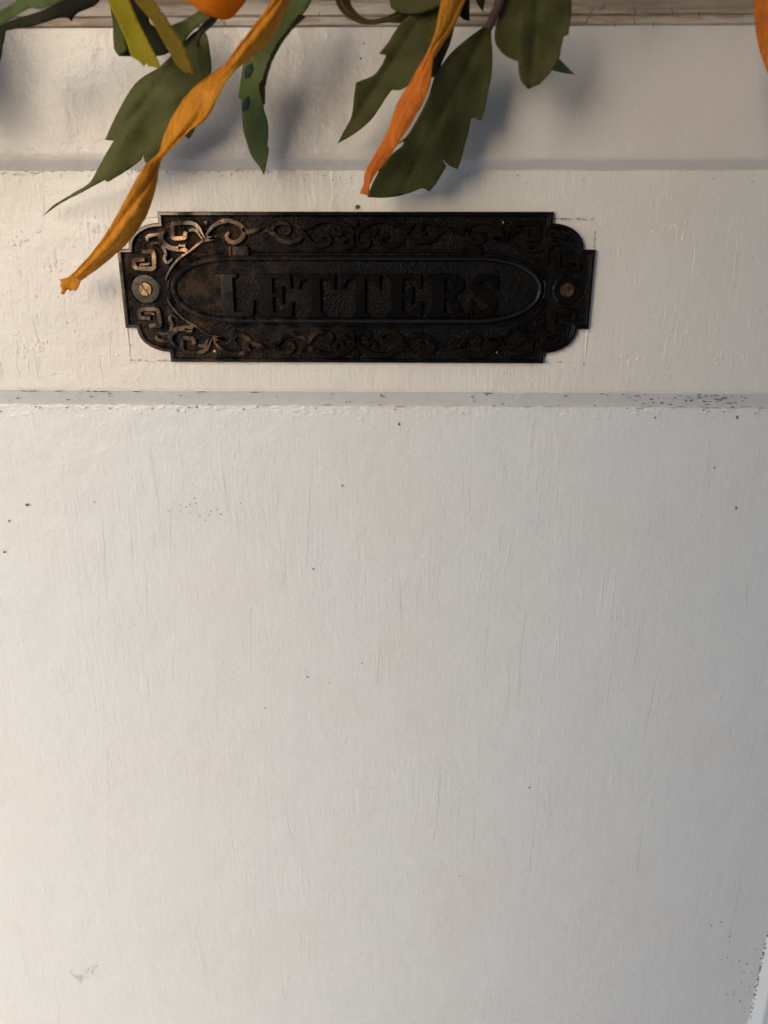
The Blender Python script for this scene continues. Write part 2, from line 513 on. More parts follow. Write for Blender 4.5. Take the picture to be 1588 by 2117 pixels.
# ---- dark flecks, chips and hairline cracks
vs, fs = [], []
def fleck(x, y, z, rx, rz, rot=0, n=7):
    b = len(vs); c, s = math.cos(rot), math.sin(rot)
    vs.append((x, y, z))
    for i in range(n):
        a = 2*math.pi*i/n; k_ = rr.uniform(.65, 1.25)
        dx, dz = rx*k_*math.cos(a), rz*k_*math.sin(a)
        vs.append((x+dx*c-dz*s, y+.00004, z+dx*s+dz*c))
    for i in range(n): fs.append((b, b+1+(i+1) % n, b+1+i))
PY = PZ-.0009
for (u, v, r) in [(58, 1043, 5), (20, 1076, 4), (10, 1140, 4), (708, 1003, 3), (648, 1175, 3.2), (636, 1398, 3.5), (681, 1410, 2), (1523, 862, 5), (1353, 863, 3.4),
                  (1521, 1050, 4.5), (1095, 1626, 4), (1470, 1912, 3.6), (748, 1370, 2.4), (548, 1462, 2.6), (825, 876, 4), (1476, 966, 3), (196, 1037, 2), (950, 1810, 2.5), (715, 1532, 2)]:
    p = pw(u, v, -PZ)
    fleck(p.x, PY, p.z, r/3900, r/3900*.7, rr.random()*3)
for i in range(16):
    p = pw(rr.gauss(415, 34), rr.gauss(1050, 18), -PZ)
    fleck(p.x, PY, p.z, .0004, .0004)
for i in range(26):      # dirt by the right-hand moulding
    p = pw(1535+rr.gauss(0, 26), 2010+rr.gauss(0, 46), -PZ)
    if p.x < XR-.001: fleck(p.x, PY, p.z, rr.uniform(.0004, .001), rr.uniform(.0003, .0006), rr.random()*3)
for i in range(44):
    z = rr.uniform(-.56, -.46)
    fleck(XR-.0008+rr.gauss(0, .0006), PY-.0006, z, rr.uniform(.0004, .0009), rr.uniform(.0006, .0012), rr.random()*3)
def bev(u, t):           # a point of the rail bevel: t 0 top .. 1 foot
    x = pw(u, 820, -.004).x
    return x, PZ*t-.0009, Z_RB-.0003-H*t
for i in range(42):
    cu = rr.choice((1310, 1330, 1400, 1460, 1480, 1500))+rr.gauss(0, 26)
    x, y, z = bev(cu, min(.95, max(.05, rr.gauss(.35, .22))))
    fleck(x, y, z, abs(rr.gauss(0, .0013))+.0003, rr.uniform(.00014, .0004), rr.gauss(0, .25))
for u in (60, 74, 82, 130, 190, 205, 222, 290, 420, 530, 1005, 1012, 1240):
    x, y, z = bev(u, .04); fleck(x, y-.0001, z+.0002, rr.uniform(.0012, .003), .0003, 0)
for i in range(34):
    x, y, z = bev(rr.uniform(0, 1588), rr.uniform(.1, .95)); fleck(x, y, z, rr.uniform(.0004, .0014), rr.uniform(.0002, .0004), rr.gauss(0, .2))
x = -.215
while x < .262:          # broken crack along the foot of the bevel
    L = rr.uniform(.002, .010)
    if rr.random() < (.2 if x < 0 else .45):
        fleck(x+L/2, PZ-.0016, Z_RB2+.0002+rr.gauss(0, .0003), L/2, rr.uniform(.00010, .00022), rr.gauss(0, .02), 8)
    if rr.random() < .25: fleck(x, PZ-.0011, Z_RB2-.0022+rr.gauss(0, .0012), .0006, .00045, rr.random())
    x += L
for u in range(10, 560, 9):   # crazing under the upper board
    if rr.random() < .55:
        p = pw(u+rr.uniform(-4, 4), 356+rr.gauss(0, 3.5))
        fleck(p.x, -.0005, p.z, rr.uniform(.0006, .0019), .00014, rr.choice((0, .3, 1.3, -.9, .1)))
for i in range(18):
    p = pw(rr.uniform(560, 1560), 362+abs(rr.gauss(0, 9))); fleck(p.x, -.0005, p.z, rr.uniform(.0002, .0005), .0003, rr.random())
for (u, v) in ((752, 90), (746, 121)):
    p = pw(u, v, UPZ); fleck(p.x, -UPZ-.0003, p.z, .0006, .0004, .5)
p = pw(739, 428); fleck(p.x, -.0006, p.z, .0014, .0016, 0, 9)
for i in range(12):
    p = pw(rr.uniform(10, 1500), rr.uniform(380, 790))
    if abs(p.x) > .14 or p.z < -.043: fleck(p.x, -.0005, p.z, .0003, .0003)
o = mk('dirt_fleck', vs, fs, M['grime'], door); tag(o, kind='stuff')
# scored outline left by an older plate
vs, fs = [], []
rect = [(-.1302, .0372), (.1302, .0372), (.1302, -.0402), (-.1302, -.0402)]
for a, b in zip(rect, rect[1:]+rect[:1]):
    pts = [Vector((a[0]+(b[0]-a[0])*t/60+rr.gauss(0, .0001), a[1]+(b[1]-a[1])*t/60+rr.gauss(0, .00012))) for t in range(61)]
    ridge(vs, fs, pts, .0009, .0011, 0)
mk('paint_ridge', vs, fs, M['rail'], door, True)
vs, fs = [], []
for a, b in zip(rect, rect[1:]+rect[:1]):
    d = Vector((b[0]-a[0], b[1]-a[1])); L = d.length; d /= L
    s = rr.uniform(0, .003)
    while s < L:
        l_ = rr.uniform(.0006, .0032)
        c = Vector(a)+d*(s+l_/2)
        if rr.random() < (.5 if c.x > 0 and c.y > 0 else .24):
            fleck(c.x+d.y*.0007, -.0009, c.y-d.x*.0007+rr.gauss(0, .0001), l_/2, rr.uniform(.00018, .00045), math.atan2(d.y, d.x), 8)
        s += l_
o = mk('score_grime', vs, fs, M['soft_grime'], door); tag(o, kind='stuff')
vs, fs = [], []
for k_ in range(9):
    pts = [(145+k_*3, 2008+k_*2.6), (168, 2030-k_*3), (190, 2012-k_*2), (203, 1988+k_)]
    for q, pt in enumerate(catmull([Vector(p) for p in pts], 7)):
        if rr.random() < .6-.02*q:
            p = pw(pt.x, pt.y, -PZ); fleck(p.x, PY, p.z, .0010, .00022, .7 if q > 8 else -.2)
o = mk('scuff_mark', vs, fs, M['scuff'], door); tag(o, kind='stuff')

# ------------------------------------------------------------------ letter plate
plate = empty('letter_plate', (0, 0, 0))
tag(plate, 'black ornate cast metal letter plate reading LETTERS with scrollwork and brass screws', 'letter plate')
TH = .0042        # rim height over the door
FD = .0022        # field height
def poly_inset(P, d):
    out = []
    n = len(P)
    for i in range(n):
        a, b, c = P[i-1], P[i], P[(i+1) % n]
        e1 = (b-a).normalized(); e2 = (c-b).normalized()
        n1 = Vector((-e1.y, e1.x)); n2 = Vector((-e2.y, e2.x))
        bis = n1+n2
        if bis.length < 1e-6: bis = n1
        bis.normalize()
        out.append(b+bis*(d/max(.35, bis.dot(n1))))
    return out
A_, B_, H1, H2 = .1300, .1061, .0211, .0401
q1 = [Vector((-A_, 0))]
def arc_pts():
    # quadrant top-left, from the left side up to the top edge
    pts = [Vector((-A_, H1)), Vector((-.1237, H1))]
    cx, cz, rx, rz = -.1058, .0216, .0177, .0128
    for i in range(1, 9):
        a = math.pi-i/9*math.pi/2
        pts.append(Vector((cx+rx*math.cos(a), cz+rz*math.sin(a))))
    pts += [Vector((-B_, cz+rz)), Vector((-B_, H2))]
    return pts
tl = arc_pts()
outline = []
outline += [Vector((p.x, -p.y)) for p in reversed(tl)][::-1][::-1]
bl = [Vector((p.x, -p.y)) for p in tl]          # bottom-left, from left side down to the bottom edge
tr = [Vector((-p.x, p.y)) for p in tl]
br = [Vector((-p.x, -p.y)) for p in tl]
outline = bl + br[::-1] + tr + tl[::-1]           # counter-clockwise seen from the front (x right, z up)
def rings(name, P, levels, mat, parent, cap=True, smooth=True, angle=40):
    vs, fs = [], []
    n = len(P)
    for (ins, h) in levels:
        Q = poly_inset(P, ins) if ins else P
        vs += [(q.x, -h, q.y) for q in Q]
    for k_ in range(len(levels)-1):
        for i in range(n):
            j = (i+1) % n
            fs.append((k_*n+i, k_*n+j, (k_+1)*n+j, (k_+1)*n+i))
    if cap:
        b = (len(levels)-1)*n
        bm = bmesh.new()
        bv = [bm.verts.new(v) for v in vs]
        for f in fs: bm.faces.new([bv[i] for i in f])
        f = bm.faces.new([bv[b+i] for i in range(n)])
        bmesh.ops.triangulate(bm, faces=[f])
        return mkbm(name, bm, mat, parent, smooth, angle)
    return mk(name, vs, fs, mat, parent, smooth, angle)
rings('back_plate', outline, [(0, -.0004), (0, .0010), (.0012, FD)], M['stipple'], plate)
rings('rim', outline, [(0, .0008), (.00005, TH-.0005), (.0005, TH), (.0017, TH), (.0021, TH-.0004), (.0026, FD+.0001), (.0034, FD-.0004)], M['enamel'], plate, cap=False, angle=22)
# flap
def oval(ax, az, ex, n=26):
    P = []
    for sgn in (1, -1):
        for i in range(n+1):
            a = -math.pi/2+math.pi*i/n
            ca, sa = math.cos(a), math.sin(a)
            P.append(Vector((sgn*((ax-ex)+ex*abs(ca)**.84), sgn*az*sa)))
    return P
OV = oval(.1022, .0178, .039)
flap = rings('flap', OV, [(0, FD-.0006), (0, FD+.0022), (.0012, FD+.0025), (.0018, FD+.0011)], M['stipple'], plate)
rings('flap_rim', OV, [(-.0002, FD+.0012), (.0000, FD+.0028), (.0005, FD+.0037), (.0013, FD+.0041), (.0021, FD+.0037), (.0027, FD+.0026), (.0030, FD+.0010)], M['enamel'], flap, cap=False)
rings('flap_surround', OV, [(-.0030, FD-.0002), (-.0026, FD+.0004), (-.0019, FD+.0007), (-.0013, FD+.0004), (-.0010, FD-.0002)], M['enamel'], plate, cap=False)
# hinge lugs
for sx in (-1, 1):
    bm = bmesh.new()
    for (cx, w, h0, z0, z1) in ((0, .0052, .0046, .0166, .0222), (-.0047, .0010, .0058, .0160, .0226), (.0047, .0010, .0058, .0160, .0226)):
        r = bmesh.ops.create_cube(bm, size=1)
        for v in r['verts']:
            v.co = Vector((sx*.0632+cx+v.co.x*w*1.55 if cx == 0 else sx*.0632+cx+v.co.x*w*1.2, -(FD+(v.co.y < 0)*0+(h0-FD)*(.5-v.co.y)-.0006), (z0+z1)/2+v.co.z*(z1-z0)))
    bmesh.ops.bevel(bm, geom=bm.edges[:], offset=.0004, segments=2, affect='EDGES')
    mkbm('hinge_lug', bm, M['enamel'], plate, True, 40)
# relief strokes
def stroke(vs, fs, pts, w, h, base, taper=(.35, .35), n=6):
    P = catmull(pts, n)
    N = len(P); b = len(vs)
    for i, p in enumerate(P):
        q = P[min(i+1, N-1)]-P[max(i-1, 0)]
        s = Vector((-q.y, q.x)); s = s.normalized() if s.length > 0 else Vector((0, 1))
        t = i/(N-1)
        k_ = 1.0
        if t < .25: k_ = taper[0]+(1-taper[0])*math.sin(t/.25*math.pi/2)
        if t > .75: k_ = min(k_, taper[1]+(1-taper[1])*math.sin((1-t)/.25*math.pi/2))
        ww = w*k_
        for kx, hh in ((-1, 0), (-.80, .86), (-.62, 1.0), (.62, 1.0), (.80, .86), (1, 0)):
            vs.append((p.x+s.x*kx*ww/2, -(base+h*hh), p.y+s.y*kx*ww/2))
    for i in range(N-1):
        for j in range(5):
            a = b+i*6+j
            fs.append((a, a+1, a+7, a+6))
    fs.append(tuple(b+j for j in range(6))); fs.append(tuple(b+(N-1)*6+j for j in range(6))[::-1])
def Zp(ox, oy, sc, pts):
    out = []
    for x, y in pts:
        p = pw(ox+x/sc, oy+y/sc, TH); out.append(Vector((p.x, p.z)))
    return out
z1 = lambda pts: Zp(240, 430, 6.108, pts)
z2 = lambda pts: Zp(230, 420, 3.054, pts)
z3 = lambda pts: Zp(500, 430, 6.108, pts)
mm = .001
motifs = {
 'corner_fret': [(z1([(885, 300), (872, 330), (868, 372), (800, 382), (722, 376), (712, 290), (716, 205), (770, 190), (870, 184), (975, 196), (1045, 255), (1085, 340), (1125, 398)]), 2.1*mm, (.9, .8)),
                 (z1([(925, 285), (985, 272), (1045, 310), (1100, 390)]), 1.8*mm, (.6, .7)),
                 (z1([(1095, 400), (1150, 400), (1210, 388), (1285, 372)]), 1.7*mm, (.9, .15)),
                 (z1([(1120, 400), (1040, 455), (950, 530), (860, 590), (770, 665), (700, 750), (655, 830), (630, 905)]), 1.1*mm, (.9, .4))],
 'leaf_scroll': [(z2([(598, 208), (625, 165), (670, 128), (725, 112), (780, 118), (826, 150), (836, 195), (812, 236), (772, 248), (738, 232), (728, 205), (745, 182)]), 2.2*mm, (.3, .55)),
                 (z2([(828, 160), (862, 182), (900, 172), (945, 158)]), 2.2*mm, (.8, .1)),
                 (z2([(598, 208), (640, 222), (672, 214)]), 1.6*mm, (.8, .1))],
 'side_leaf': [(z1([(618, 285), (575, 335), (565, 395), (610, 450), (680, 500), (760, 515), (850, 520), (895, 545)]), 2.6*mm, (.4, .7)),
               (z1([(800, 520), (810, 480), (838, 490), (876, 468)]), 1.7*mm, (.8, .6)),
               (z1([(430, 460), (520, 440), (590, 490), (628, 570), (612, 640), (650, 690), (715, 640)]), 1.6*mm, (.4, .4)),
               (z1([(400, 415), (395, 370), (450, 345), (560, 330)]), 1.8*mm, (.4, .5))],
 'side_fret': [(z1([(330, 545), (400, 552), (462, 548), (478, 610), (482, 700), (470, 762), (380, 768), (250, 752), (228, 690), (240, 655), (300, 655), (360, 650)]), 1.9*mm, (.9, .8)),
               (z1([(300, 715), (380, 710), (430, 700)]), 1.0*mm, (.7, .7))],
 'mid_scroll': [(z3([(280, 292), (330, 280), (372, 300), (420, 350), (490, 408), (600, 432), (715, 405), (795, 335)]), 2.2*mm, (.2, .15)),
                (z3([(372, 300), (405, 225), (480, 185), (556, 200), (598, 262), (572, 322), (528, 300)]), 1.9*mm, (.5, .5))],
 'vine_scroll': [(z3([(668, 195), (740, 245), (850, 235), (960, 172), (1085, 150), (1220, 178), (1335, 240), (1412, 335), (1408, 440), (1330, 490), (1252, 452), (1280, 395), (1335, 400)]), 2.4*mm, (.2, .5)),
                 (z3([(735, 270), (800, 335), (860, 420), (950, 475), (1065, 460), (1110, 390), (1060, 345), (1005, 370)]), 2.1*mm, (.3, .5)),
                 (z3([(1145, 245), (1175, 320), (1235, 335), (1275, 275)]), 1.7*mm, (.4, .3))],
 'drop': [(z3([(1457, 130), (1457, 180), (1457, 245)]), 2.6*mm, (.5, .1))],
}
for name, strokes in motifs.items():
    for sx in (1, -1):
        for sz in (1, -1):
            if name == 'drop' and sx < 0: continue
            vs, fs = [], []
            for pts, w, tp in strokes:
                # measured relief sits slightly off the plate's axis; mirror about it
                stroke(vs, fs, [Vector((sx*min(p.x, 0 if name == 'drop' else -.0006), sz*p.y)) for p in pts], w*(1.75 if name == 'side_fret' else 1.5), .0028, FD-.0003, tp)
            if sx*sz < 0: fs = [f[::-1] for f in fs]
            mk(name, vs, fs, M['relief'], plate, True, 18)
def dome(name, x, z, r, h, base, mat, parent, seg=20, flat=.7):
    vs, fs = [], []
    prof = [(1.0, -.0003/h if h else 0), (1.0, .45), (.92, .8), (flat, 1.0)]
    for rr_, hh in prof:
        for i in range(seg):
            a = 2*math.pi*i/seg
            vs.append((x+r*rr_*math.cos(a), -(base+h*hh), z+r*rr_*math.sin(a)))
    for k_ in range(len(prof)-1):
        for i in range(seg):
            j = (i+1) % seg
            fs.append((k_*seg+i, k_*seg+j, (k_+1)*seg+j, (k_+1)*seg+i))
    fs.append(tuple((len(prof)-1)*seg+i for i in range(seg)))
    return mk(name, vs, fs, mat, parent, True, 35)
for sx in (1, -1):
    for sz in (1, -1):
        p = z1([(1130, 187)])[0]
        dome('stud', sx*p.x, sz*p.y, .0013, .0012, FD-.0002, M['relief'], plate, 12, .5)
SX = .1167
for sx, rot in ((-1, .62), (1, -.95)):
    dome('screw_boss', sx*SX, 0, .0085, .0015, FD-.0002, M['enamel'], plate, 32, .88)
    x0 = sx*SX+(-.0004 if sx > 0 else .0002)
    # slotted head: two half discs either side of a recessed slot
    vs, fs = [], []
    R0, top = .0038, FD+.0026
    for side in (1, -1):
        pts = []
        for i in range(15):
            a = -math.pi/2+.12+(math.pi-.24)*i/14
            pts.append((side*max(.00042, R0*math.cos(a)), side*R0*math.sin(a)))
        for lev, sc in ((FD+.0008, 1.0), (top-.0005, 1.0), (top, .9)):
            for (a, b) in pts:
                aa = a if abs(a) < .0006 else a*sc
                bb = b*sc
                vs.append((x0+aa*math.cos(rot)-bb*math.sin(rot), -lev, aa*math.sin(rot)+bb*math.cos(rot)))
        b0 = 0 if side > 0 else 45
        for k_ in range(2):
            for i in range(15):
                j = (i+1) % 15
                fs.append((b0+k_*15+i, b0+k_*15+j, b0+(k_+1)*15+j, b0+(k_+1)*15+i))
        fs.append(tuple(b0+30+i for i in range(15)))
    b0 = len(vs)
    for i in range(20):
        a = 2*math.pi*i/20
        vs.append((x0+R0*.97*math.cos(a), -(top-.0011), R0*.97*math.sin(a)))
    fs.append(tuple(b0+i for i in range(20)))
    mk('screw', vs, fs, M['brass'], plate, True, 35)
# raised letters of the flap: outlines in a unit box, serif capitals
def serif_T():
    return [[(.30, 0), (.70, 0), (.70, .05), (.61, .09), (.61, .90), (.74, .90), (.86, .84), (.93, .66), (.98, .66), (.98, 1), (.02, 1), (.02, .66), (.07, .66), (.14, .84), (.26, .90), (.39, .90), (.39, .09), (.30, .05)]]
def serif_L():
    return [[(.02, 0), (.93, 0), (.99, .37), (.93, .37), (.83, .17), (.68, .10), (.45, .10), (.45, .91), (.57, .95), (.57, 1), (.02, 1), (.02, .95), (.15, .91), (.15, .09), (.02, .05)]]
def serif_E():
    return [[(.02, 0), (.93, 0), (.98, .34), (.92, .34), (.82, .16), (.66, .09), (.44, .09), (.44, .46), (.56, .46), (.63, .41), (.66, .30), (.71, .30), (.71, .70), (.66, .70), (.63, .59), (.56, .55), (.44, .55), (.44, .91), (.64, .91), (.80, .85), (.89, .68), (.94, .68), (.92, 1), (.02, 1), (.02, .95), (.15, .91), (.15, .09), (.02, .05)]]
def serif_R():
    bowl = [(.55, 1)]+[(.55+.33*math.sin(a), .765+.235*math.cos(a)) for a in [math.pi*i/10 for i in range(1, 9)]]
    leg = [(.66, .50), (.76, .30), (.84, .12), (.92, .05), (1.0, .05), (1.0, 0), (.72, 0), (.62, .14), (.50, .40), (.42, .46), (.42, .09), (.53, .05), (.53, 0), (.02, 0), (.02, .05), (.14, .09), (.14, .91), (.02, .95), (.02, 1)]
    hole = [(.42, .92), (.50, .92), (.57, .90), (.62, .84), (.63, .74), (.61, .64), (.55, .57), (.48, .54), (.42, .54)]
    return [bowl+leg, hole]
def serif_S():
    c = [(.84, .70), (.80, .82), (.68, .91), (.48, .93), (.30, .88), (.21, .76), (.26, .64), (.45, .55), (.66, .46), (.79, .36), (.80, .22), (.70, .11), (.50, .07), (.30, .11), (.18, .22), (.14, .34)]
    w = [.05, .08, .10, .11, .16, .20, .22, .24, .24, .22, .19, .15, .12, .10, .09, .05]
    P = catmull([Vector((x, y, ww)) for (x, y), ww in zip(c, w)], 3)
    L, R = [], []
    for i, p in enumerate(P):
        q = (P[min(i+1, len(P)-1)]-P[max(i-1, 0)]); s = Vector((-q.y, q.x)).normalized()
        L.append((p.x+s.x*p.z/2, p.y+s.y*p.z/2)); R.append((p.x-s.x*p.z/2, p.y-s.y*p.z/2))
    return [L+R[::-1], None, [(.82, .99), (.90, .99), (.91, .64), (.85, .64)], [(.07, .02), (.15, .02), (.14, .38), (.08, .38)]]
def letter(shape, x0, x1, zb, zt, base, h, parent):
    bm = bmesh.new()
    loops = shape()
    def T(p): return Vector((x0+(x1-x0)*p[0], zb+(zt-zb)*p[1]))
    solids = []
    if len(loops) == 2: solids = [(loops[0], loops[1])]
    elif len(loops) > 2: solids = [(loops[0], None)]+[(l, None) for l in loops[2:]]
    else: solids = [(loops[0], None)]
    for outer, hole in solids:
        vl, faces = [], []
        pts = [T(p) for p in outer]
        edges = [(i, (i+1) % len(pts)) for i in range(len(pts))]
        n0 = len(pts)
        if hole:
            pts += [T(p) for p in hole]
            edges += [(n0+i, n0+(i+1) % len(hole)) for i in range(len(hole))]
        res = delaunay_2d_cdt(pts, edges, [], 2 if hole else 1, 1e-7)
        V, F = res[0], res[2]
        if hole:
            hp = [T(p) for p in hole]
            def inside(c, poly):
                r_ = False
                for i in range(len(poly)):
                    a, b = poly[i-1], poly[i]
                    if (a.y > c.y) != (b.y > c.y) and c.x < (b.x-a.x)*(c.y-a.y)/(b.y-a.y)+a.x: r_ = not r_
                return r_
            op = [T(p) for p in outer]
            F = [f for f in F if (lambda c: inside(c, op) and not inside(c, hp))(sum((V[i] for i in f), Vector((0, 0)))/len(f))]
        top = [bm.verts.new((v.x, -(base+h), v.y)) for v in V]
        fl = []
        for f in F:
            try: fl.append(bm.faces.new([top[i] for i in f]))
            except ValueError: pass
        bm.edges.ensure_lookup_table()
        be = [e for e in bm.edges if len(e.link_faces) == 1 and e.verts[0] in top]
        ret = bmesh.ops.extrude_edge_only(bm, edges=be)
        ev = [g_ for g_ in ret['geom'] if isinstance(g_, bmesh.types.BMVert)]
        cen = Vector(((x0+x1)/2, 0, (zb+zt)/2))
        for v in ev:
            v.co.y = -(base-.0003)
    # splay the sides: move the foot outward a little along the outline's normal
    bm.normal_update()
    bmesh.ops.recalc_face_normals(bm, faces=bm.faces[:])
    foot = [v for v in bm.verts if v.co.y > -(base)]
    mv = {}
    for v in foot:
        n_ = Vector((0, 0, 0))
        for f in v.link_faces: n_ += f.normal
        n_.y = 0
        if n_.length > 0: mv[v] = n_.normalized()*.0007
    for v, d in mv.items(): v.co += d
    return mkbm('letter', bm, M['letter'], parent, True, 20)
BASE = FD+.0011
zt, zb = pw(739, 567, BASE).z, pw(739, 653, BASE).z
for shape, u0, u1 in ((serif_L, 449, 527), (serif_E, 531, 608), (serif_T, 613, 695), (serif_T, 705, 787), (serif_E, 798, 875), (serif_R, 882, 968), (serif_S, 968, 1032)):
    xa, xb = pw(u0, 610, BASE).x, pw(u1, 610, BASE).x
    letter(shape, xa, xb, zb, zt, BASE, .0029, flap)

# ------------------------------------------------------------------ wreath
wreath = empty('wreath', (0.0, -.045, .36))
tag(wreath, 'autumn wreath with hanging olive green leaves and twisted orange ribbon petals', 'wreath')

def refine(pts, n=3, sharp_deg=48):
    P = [Vector(p) for p in pts]; N = len(P)
    sh = []
    for i in range(N):
        a = (P[i]-P[i-1]); b = (P[(i+1) % N]-P[i])
        sh.append(a.length > 0 and b.length > 0 and math.degrees(a.angle(b)) > sharp_deg)
    out = []
    for i in range(N):
        p1, p2 = P[i], P[(i+1) % N]
        L = (p2-p1).length
        m1 = Vector((0, 0)) ; m2 = Vector((0, 0))
        m1 = (p2-p1) if sh[i] else (p2-P[i-1])*.5
        m2 = (p2-p1) if sh[(i+1) % N] else (P[(i+2) % N]-p1)*.5
        if m1.length > L: m1 = m1.normalized()*L
        if m2.length > L: m2 = m2.normalized()*L
        k_ = max(2, min(10, int(L/5)))
        for j in range(k_):
            t = j/k_
            out.append(p1*(2*t**3-3*t*t+1)+m1*(t**3-2*t*t+t)+p2*(-2*t**3+3*t*t)+m2*(t**3-t*t))
    return out
def inpoly(c, poly):
    r_ = False
    for i in range(len(poly)):
        a, b = poly[i-1], poly[i]
        if (a.y > c.y) != (b.y > c.y) and c.x < (b.x-a.x)*(c.y-a.y)/(b.y-a.y)+a.x: r_ = not r_
    return r_
def leaf(name, pts, axis, dep, mat, bow=0.0, dfun=None, cup=0.0, crease=0.0, ripple=.0012, tilt=0.0, seed=1.0, parent=None):
    """pts: measured outline; axis: base and tip of the midrib; dep: distance from the door at base and tip"""
    B = refine(pts)
    a0, a1 = Vector(axis[0]), Vector(axis[1])
    ax = (a1-a0); L = ax.length; ax /= L; sx_ = Vector((-ax.y, ax.x))
    xs = [p.x for p in B]; ys = [p.y for p in B]
    V = list(B); step = 8.0
    y = min(ys); r_ = random.Random(int(seed*100))
    while y < max(ys):
        x = min(xs)
        while x < max(xs):
            c = Vector((x+r_.uniform(-2, 2), y+r_.uniform(-2, 2)))
            if inpoly(c, B): V.append(c)
            x += step
        y += step
    edges = [(i, (i+1) % len(B)) for i in range(len(B))]
    res = delaunay_2d_cdt(V, edges, [], 1, 1e-4)
    verts = []
    def depth(p):
        t = (p-a0).dot(ax)/L; s = (p-a0).dot(sx_)
        tt = min(1.2, max(-.2, t))
        d = dep[0]+(dep[1]-dep[0])*tt+bow*4*tt*(1-tt)+cup*(s/60)**2+tilt*s/60-crease*math.exp(-(s/7)**2)
        d += ripple*noise.noise(Vector((p.x*.018, p.y*.018, seed)))
        return max(.004, d)
    for p in res[0]:
        verts.append(pw(p.x, p.y, dfun(p)+.0005 if dfun else depth(p)))
    leaf.last = depth
    o = mk(name, verts, [tuple(f) for f in res[2]], mat, parent or wreath, True)
    md = o.modifiers.new('thickness', 'SOLIDIFY'); md.thickness = .0005; md.offset = 0
    return o
def ribbon(name, pairs, mat, n=6, belly=.002, parent=None, seed=1.0):
    """pairs: (left u, v, right u, v, depth of left edge, depth of right edge)"""
    P = [Vector((*p[:2], p[4])) for p in pairs]; Q = [Vector((*p[2:4], p[5])) for p in pairs]
    P, Q = catmull(P, n), catmull(Q, n)
    vs, fs = [], []
    K = 15
    for i, (a, b) in enumerate(zip(P, Q)):
        w = (Vector((a.x, a.y))-Vector((b.x, b.y))).length
        for j in range(K):
            t = j/(K-1)
            d = a.z+(b.z-a.z)*t
            tc = .5+.34*math.sin(i*.085+seed)
            d += belly*min(1, w/60)*math.sin(math.pi*t)-.0016*min(1, w/40)*math.exp(-((t-tc)/.12)**2)+.0010*min(1, w/40)*math.exp(-((t-tc-.2)/.10)**2)+.0008*noise.noise(Vector((i*.25, j*.9, seed)))
            e = .9*noise.noise(Vector((i*.5, j*2.0, seed+5))) if j in (0, K-1) else 0
            vs.append(pw(a.x+(b.x-a.x)*t+e, a.y+(b.y-a.y)*t+e, d))
    for i in range(len(P)-1):
        for j in range(K-1):
            a = i*K+j; fs.append((a, a+1, a+K+1, a+K))
    o = mk(name, vs, fs, mat, parent or wreath, True)
    md = o.modifiers.new('thickness', 'SOLIDIFY'); md.thickness = .0005; md.offset = 0
    return o
def tube(name, pts3, r0, r1, mat, parent, seg=8):
    P = catmull(pts3, 5); vs, fs = [], []
    for i, p in enumerate(P):
        q = (P[min(i+1, len(P)-1)]-P[max(i-1, 0)]).normalized()
        s = q.cross(Vector((0, 1, .1))).normalized(); t = q.cross(s)
        r = r0+(r1-r0)*i/(len(P)-1)
        for k_ in range(seg):
            a = 2*math.pi*k_/seg
            vs.append(p+s*r*math.cos(a)+t*r*math.sin(a))
    for i in range(len(P)-1):
        for k_ in range(seg):
            l_ = (k_+1) % seg
            fs.append((i*seg+k_, i*seg+l_, (i+1)*seg+l_, (i+1)*seg+k_))
    fs.append(tuple(range(seg))); fs.append(tuple((len(P)-1)*seg+k_ for k_ in range(seg))[::-1])
    return mk(name, vs, fs, mat, parent, True)

# big leaf on the left
leaf('leaf', [(400, 68), (370, 98), (329, 140), (300, 157), (280, 174), (257, 208), (234, 253), (218, 289), (236, 291), (223, 313), (204, 347), (185, 378), (151, 400), (113, 423), (90, 445),
              (128, 419), (178, 393), (217, 372), (223, 376), (264, 351), (293, 329), (295, 316), (299, 333), (308, 341), (345, 312), (380, 279), (391, 287), (404, 264), (425, 205), (437, 150), (435, 112), (427, 72), (414, 60)],
     ((412, 62), (140, 415)), (.050, .016), M['leaf_olive'], bow=.006, cup=-.004, crease=.0016, tilt=-.002, ripple=.004, seed=1.1)
tube('stem', [pw(447, 22, .055), pw(438, 42, .052), pw(415, 66, .050), pw(405, 95, .0505)], .0020, .0011, M['stem'], wreath)
tube('vein', [pw(404, 86, .053), pw(409, 105, .0545), pw(408, 121, .0545), pw(415, 140, .0555), pw(413, 160, .056)], .0004, .0003, M['leaf_green'], wreath, 5)
# dark leaf behind the lime strips, grey green leaf beside
leaf('leaf', [(222, -40), (229, 20), (236, 62), (238, 104), (247, 116), (290, 117), (334, 115), (352, 107), (346, 84), (330, 62), (309, 45), (300, -40)], ((260, -40), (300, 115)), (.045, .040), M['leaf_dark'], cup=.003, seed=2.3)
leaf('leaf', [(228, -30), (233, 40), (236, 100), (246, 116), (262, 104), (256, 60), (246, 0), (244, -30)], ((236, -30), (248, 112)), (.052, .048), M['leaf_olive'], seed=2.7)
leaf('leaf', [(338, 70), (352, 54), (380, 42), (412, 22), (440, 8), (452, 12), (436, 36), (412, 52), (392, 70), (378, 90), (356, 88)], ((446, 10), (345, 80)), (.060, .048), M['leaf_olive'], cup=.002, crease=.001, seed=3.1)
